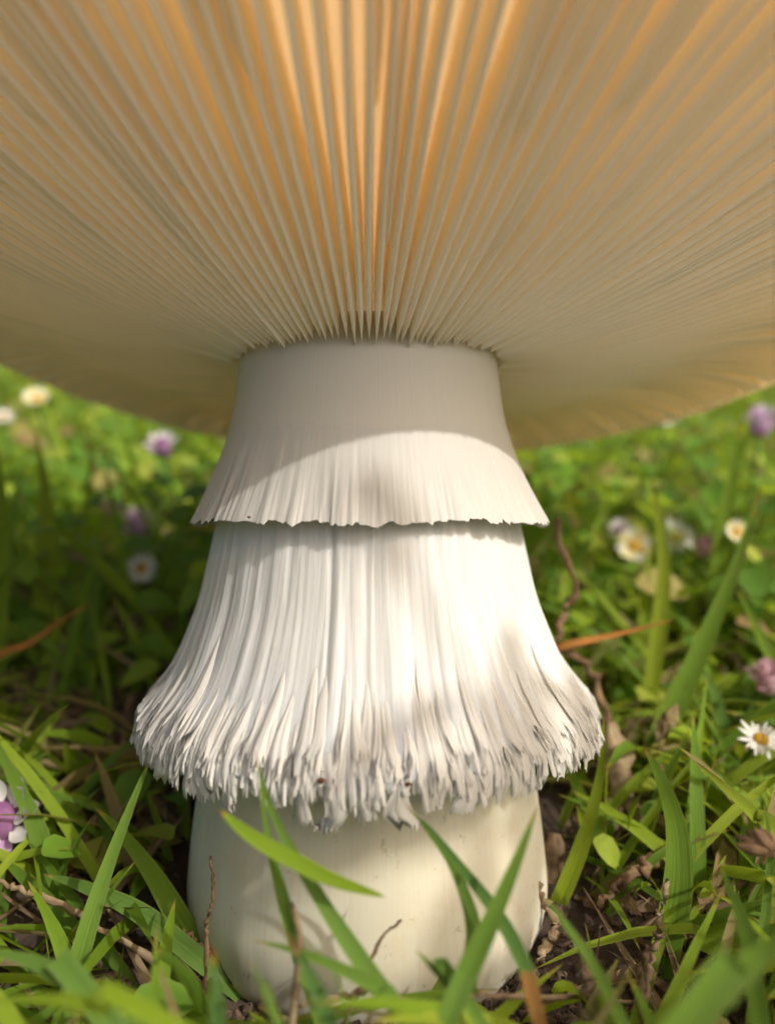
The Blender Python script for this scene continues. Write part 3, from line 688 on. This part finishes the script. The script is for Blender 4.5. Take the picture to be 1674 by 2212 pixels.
flower((80, 862, 2.1), 'white and yellow flower touching the edge of the cap rim', 'yellow', 1.25, (.6, .2), FD)
flower((8, 900, 2.0), 'pale cream blurred flower beside the lime green blade top', 'daisy', .95, (.6, .2), FD)
flower((1458, 1160, 1.75), 'white blurred flower partly behind the upright blade', 'daisy', 1.35, (.9, .3), FD)
flower((1368, 1180, 1.75), 'white and lemon blurred flower beside the upright blade', 'yellow', 1.45, (.9, -.2), FD)
flower((1340, 1150, 1.9), 'pale lilac blurred flower behind the white and lemon one', 'frog', 1.0, (.6, -.2), FD)
flower((1520, 1190, 1.7), 'small pinkish lilac flower head next to the white blurred flower', 'bud', 1.0, (.4, 0), FD)
flower((1640, 925, 1.9), 'purple clover head at the top of the tall blurred blade', 'clover', 1.45, (.3, 0), FD)
flower((1655, 1478, 1.25), 'dusty pink round bud above the white daisy', 'bud', 1.05, (.2, 0), FD)
flower((8, 1775, .95), 'lilac and white flower head under the arching blade', 'frog', 1.5, (.7, .2), FD)
flower((1180, 760, 3.0), 'distant white flower hidden close behind the cap', 'daisy', 1.2, (.6, 0), FD) if False else None
flower((1438, 905, 2.2), 'tiny white flower speck at the edge of the cap rim', 'daisy', .9, (.7, 0), FD)
flower((1590, 1150, 1.5), 'small orange yellow flower beside the long broad blade', 'yellow', .85, (.9, 0), FD)
flower((1215, 1420, 1.7), 'low yellow flower deep in grass behind the orange stalk', 'yellow', .8, (.8, 0), FD) if False else None

# ------------------------------------------------------------------ specks on the mushroom
def speck(P, size, label):
    r = np.random.default_rng(int(abs(P[0]) * 1e6) + 3)
    V = [(math.cos(a) * math.cos(p), math.sin(a) * math.cos(p), math.sin(p)) for p in np.linspace(-1.5, 1.5, 5) for a in np.arange(7) / 7 * 6.283]
    V = np.array(V) * (size * S * r.uniform(.6, 1.2, (35, 1))) * np.array([1.4, 1, .8])
    o = link_mesh('debris_speck', mesh('debris_speck', V, grid_faces(7, 5, True)), M_speck); o.location = P
    tag(o, label, 'speck')
def on_ring(px, py, r): # point on the outer side of a ring of radius r
    x = (px - 837) / F; d = np.array([x, 1, (1106 - py) / F]); o = np.array([CX, -1, 0])
    a = d[0] ** 2 + 1; b = 2 * (o[0] * d[0] + o[1]); c = o[0] ** 2 + o[1] ** 2 - r * r
    t = (-b - math.sqrt(b * b - 4 * a * c)) / (2 * a); return W(o + t * d)
speck(on_ring(694, 1686, .288), .0032, 'rust brown speck caught in the frayed fringe')
speck(on_ring(882, 1694, .288), .0024, 'dark brown speck caught in the hanging fringe')
speck(on_ring(538, 1117, .222), .0016, 'tiny dark speck on the torn edge of the upper ring')

# ------------------------------------------------------------------ grass, ground cover, litter
def field(n, rects, Lr, Wr, keep, seed, rnd_pow=1.0, rnd_rng=(0, 1), lean=(.05, .6), bend=(.2, 1.1), rows=6):
    r = np.random.default_rng(seed)
    x0, x1, y0, y1, p = rects
    x = r.uniform(x0, x1, n); y = y0 + (y1 - y0) * r.random(n) ** p
    L = r.uniform(*Lr, n); w = r.uniform(*Wr, n); ph = r.uniform(0, 6.28319, n); a0 = r.uniform(*lean, n); a1 = r.uniform(*bend, n)
    z = ground_h(x, y) - .002
    t = np.linspace(0, 1, rows); wp = np.interp(t, [0, .25, .6, .85, 1], [.7, 1, .85, .45, .03])
    ang = a0[:, None] + a1[:, None] * t[None]
    dl = L[:, None] / (rows - 1)
    hx = np.concatenate([np.zeros((n, 1)), np.cumsum(np.sin(ang[:, 1:]) * dl, 1)], 1); hz = np.concatenate([np.zeros((n, 1)), np.cumsum(np.cos(ang[:, 1:]) * dl, 1)], 1)
    c, s = np.cos(ph)[:, None], np.sin(ph)[:, None]
    P = np.stack([x[:, None] + hx * c, y[:, None] + hx * s, z[:, None] + hz], -1)
    tw = r.uniform(-1.2, 1.2, n)[:, None] + r.uniform(-.8, .8, n)[:, None] * t[None]
    side = np.stack([-s * np.cos(tw), c * np.cos(tw), np.sin(tw)], -1)
    nr_ = np.stack([-np.cos(ang) * c, -np.cos(ang) * s, np.sin(ang)], -1)
    k = keep(P, L); P, side, nr_, w = P[k], side[k], nr_[k], w[k]; n = len(P)
    ww = (w[:, None] * wp[None])[..., None]
    V = np.stack([P - side * ww * .5 + nr_ * ww * .18, P, P + side * ww * .5 + nr_ * ww * .18], 2)   # n, rows, 3, 3
    q = grid_faces(3, rows); Q = (q[None] + (np.arange(n) * rows * 3)[:, None, None]).reshape(-1, 4)
    uv = np.broadcast_to(np.stack(np.meshgrid([0, .5, 1], t), -1)[None], (n, rows, 3, 2)).reshape(-1, 2)
    rn = rnd_rng[0] + (rnd_rng[1] - rnd_rng[0]) * r.random(n) ** rnd_pow
    return V.reshape(-1, 3), Q, uv, np.repeat(rn, rows * 3)

AXB = np.array([0, 0])
def clear(P, L):
    """leave out blades that would run through the mushroom, the lens or stand in front of what the photo shows free"""
    q = (P / S) @ ROT + BASE
    rad = np.hypot(q[..., 0], q[..., 1]); z = q[..., 2]
    bad = ((rad < .245) & (z < .3)).any(1) | ((rad < .33) & (z > -.31) & (z < .0)).any(1) | ((rad < .82) & (z > .16)).any(1)
    px, py, dep = seen(P)
    bad |= (np.linalg.norm(q - np.array([CX, -1, 0]), axis=-1) < .42).any(1)
    front = dep < .92
    lim = np.interp(px, [-100, 150, 300, 420, 520, 800, 1080, 1180, 1300, 1500, 1800], [1720, 1780, 1840, 1980, 2130, 2160, 2140, 2010, 1930, 1880, 1820])
    bad |= (front & (py < lim)).any(1)
    mid = (dep >= .92) & (dep < 1.4)
    bad |= (mid & (py < np.interp(px, [0, 400, 1200, 1674], [1480, 1560, 1560, 1400]))).any(1)
    bad |= (dep < .1).any(1)
    for fx, fy, fd, rad in OPEN:
        bad |= ((np.hypot(px - fx, py - fy) < rad) & (dep < fd - .03)).any(1)
    cl = noise2(P[:, 0, 0] * 22 + 700, P[:, 0, 1] * 22 + 700, 99999, 77)
    bad |= (cl < .40) & (P[:, 0, 1] > .25) & (np.random.default_rng(len(P)).random(len(P)) < .8)
    return ~bad
parts = [
    field(9500, (-.30, .30, -.115, .14, 1.0), (.016, .055), (.0016, .0036), clear, 101, lean=(.2, 1.0)),
    field(9000, (-.65, .65, .03, .60, 1.2), (.03, .085), (.0022, .0046), clear, 102, lean=(.05, .8)),
    field(9000, (-1.6, 1.6, .5, 2.4, 1.3), (.04, .10), (.003, .0055), clear, 103),
    field(9000, (-5, 5, 2.2, 8, 1.4), (.06, .11), (.006, .011), clear, 104, rows=4),
    field(3500, (-1.2, 1.2, -1.3, -.22, 1.0), (.02, .05), (.003, .0055), clear, 105),
]
def join(parts):
    off = 0; Vs, Qs, us, rs = [], [], [], []
    for V, Q, uv, rn in parts:
        Vs.append(V); Qs.append(Q + off); us.append(uv); rs.append(rn); off += len(V)
    return np.vstack(Vs), np.vstack(Qs), np.vstack(us), np.concatenate(rs)
V, Q, uv, rn = join(parts)
tag(link_mesh('grass', mesh('grass', V, Q, uv, {'rnd': rn}), M_grass), 'short green lawn grass growing all round the mushroom', 'grass', kind='stuff')

thatch = join([field(4600, (-.30, .30, -.115, .12, 1.0), (.012, .045), (.0008, .0024), clear, 111, lean=(1.2, 1.6), bend=(-.3, .5), rows=5),
               field(3600, (-.7, .7, .03, .7, 1.2), (.02, .06), (.001, .003), clear, 112, lean=(.9, 1.6), bend=(-.3, .5), rows=5)])
tag(link_mesh('thatch', mesh('thatch', thatch[0], thatch[1], thatch[2], {'rnd': thatch[3]}), M_litter), 'brown dead thatch lying among the grass', 'thatch', kind='stuff')

def cover(n, rect, Lr, hr, seed):
    r = np.random.default_rng(seed); x = r.uniform(rect[0], rect[1], n); y = rect[2] + (rect[3] - rect[2]) * r.random(n) ** 1.2
    z = ground_h(x, y) + r.uniform(*hr, n); L = r.uniform(*Lr, n); ph = r.uniform(0, 6.283, n); pit = r.uniform(-.5, .7, n); rol = r.uniform(-.5, .5, n)
    s = np.array([0, .2, .5, .8, 1.0]); w = np.array([.08, .32, .40, .28, .04])
    d = np.stack([np.cos(ph) * np.cos(pit), np.sin(ph) * np.cos(pit), np.sin(pit)], -1)
    sd = np.stack([-np.sin(ph) * np.cos(rol), np.cos(ph) * np.cos(rol), np.sin(rol)], -1); up = np.cross(d, sd)
    P = np.stack([x, y, z], -1)[:, None] + d[:, None] * (s[None] * L[:, None])[..., None] - up[:, None] * (.25 * s[None] ** 2 * L[:, None])[..., None]
    k = clear(P, L); P, sd, up, L = P[k], sd[k], up[k], L[k]; n = len(P)
    ww = (w[None] * L[:, None])[..., None]
    V = np.stack([P - sd[:, None] * ww + up[:, None] * ww * .35, P, P + sd[:, None] * ww + up[:, None] * ww * .35], 2)
    q = grid_faces(3, 5); Q = (q[None] + (np.arange(n) * 15)[:, None, None]).reshape(-1, 4)
    uv = np.broadcast_to(np.stack(np.meshgrid([0, .5, 1], s), -1)[None], (n, 5, 3, 2)).reshape(-1, 2)
    return V.reshape(-1, 3), Q, uv, np.repeat(r.random(n), 15)
V, Q, uv, rn = join([cover(15000, (-.65, .65, .04, .65), (.006, .016), (.004, .052), 121), cover(10000, (-1.7, 1.7, .55, 2.4), (.010, .02), (.01, .07), 122), cover(700, (-.3, .3, -.1, .1), (.006, .012), (.002, .014), 123)])
tag(link_mesh('ground_cover', mesh('ground_cover', V, Q, uv, {'rnd': rn}), M_cover), 'small leaved green ground cover plants among the grass', 'ground cover', kind='stuff')

straw = join([field(900, (-.30, .30, -.115, .14, 1.0), (.012, .05), (.0012, .0034), clear, 141, lean=(1.1, 1.65), bend=(-.4, .5), rows=5),
              field(1500, (-.7, .7, .05, .6, 1.2), (.02, .06), (.0015, .004), clear, 142, lean=(.8, 1.6), bend=(-.3, .5), rows=5)])
tag(link_mesh('straw_litter', mesh('straw_litter', straw[0], straw[1], straw[2], {'rnd': straw[3]}), M_straw), 'pale dry straw scraps strewn over the soil', 'straw litter', kind='stuff')

def crumbs(n, seed):
    r = np.random.default_rng(seed); x = r.uniform(-.22, .22, n); y = r.uniform(-.11, .16, n)
    x[: n // 2] = r.normal(.01, .04, n // 2); y[: n // 2] = r.normal(-.043, .014, n // 2)
    s = r.uniform(.0003, .0012, n) * (1 + (r.random(n) > .94)); z = ground_h(x, y) + s * .3
    q = W(np.zeros(3)); keep = np.hypot(x, y - .0) > .2 * S; x, y, s, z = x[keep], y[keep], s[keep], z[keep]; n = len(x)
    base = np.array([(math.cos(a) * math.cos(p), math.sin(a) * math.cos(p), math.sin(p)) for p in (-1.4, -.5, .5, 1.4) for a in np.arange(5) / 5 * 6.283])
    V = base[None] * s[:, None, None] * r.uniform(.6, 1.35, (n, 20, 1)) + np.stack([x, y, z], -1)[:, None]
    Q = (grid_faces(5, 4, True)[None] + (np.arange(n) * 20)[:, None, None]).reshape(-1, 4)
    return V.reshape(-1, 3), Q
V, Q = crumbs(6500, 131)
tag(link_mesh('soil_crumbs', mesh('soil_crumbs', V, Q, smooth=False), M_crumb), 'dark crumbly soil heaped around the stem foot', 'soil', kind='stuff')

# ------------------------------------------------------------------ an unseen weed, added towards the sun to throw dappled shade on the rings
tgt = W((.14, -.20, -.14)); top = tgt + SUN * .62
wd = empty('added_weed', (top[0] + .03, top[1] - .02, float(ground_h(np.array(top[0] + .03), np.array(top[1] - .02))) - .005))
tag(wd, 'unseen leafy weed added to dapple the mushroom with shade', 'weed')
org = np.array(wd.location); path = resample([org, org + (.01, .0, .26), top + (.005, -.01, .03)], 24)
V, Q, uv = tube(path - org, np.linspace(.0022, .0008, 24), 7)
link_mesh('stalk', mesh('stalk', V, Q, uv), M_stalk, wd)
rw = np.random.default_rng(5)
for k, (f, a, L) in enumerate([(.5, .3, .06), (.58, 2.2, .055), (.66, 4.1, .05), (.74, .9, .05), (.80, 2.9, .045), (.85, 5.0, .045), (.89, 1.4, .04), (.93, 3.6, .036), (.96, 5.6, .03), (.99, .2, .028), (1.0, 2.6, .026), (.92, .2, .04), (.95, 2.2, .035), (.9, 4.4, .045), (.86, 3.3, .045), (.97, 4.2, .03), (.93, 5.3, .05), (.88, 1.9, .05), (.8, .4, .055)]):
    p0 = path[min(23, int(f * 23))] - org; d = np.array([math.cos(a), math.sin(a), .35])
    pts = [p0, p0 + d * L * .5, p0 + d * L + np.array([0, 0, -.25 * L])]
    V, Q, uv = blade_geo(pts, L * .26, fold=.12, two_tips=True, face=np.array([0, 0, 50.]), nr=12)
    link_mesh('leaf', mesh('leaf', V, Q, uv), M_blade, wd)
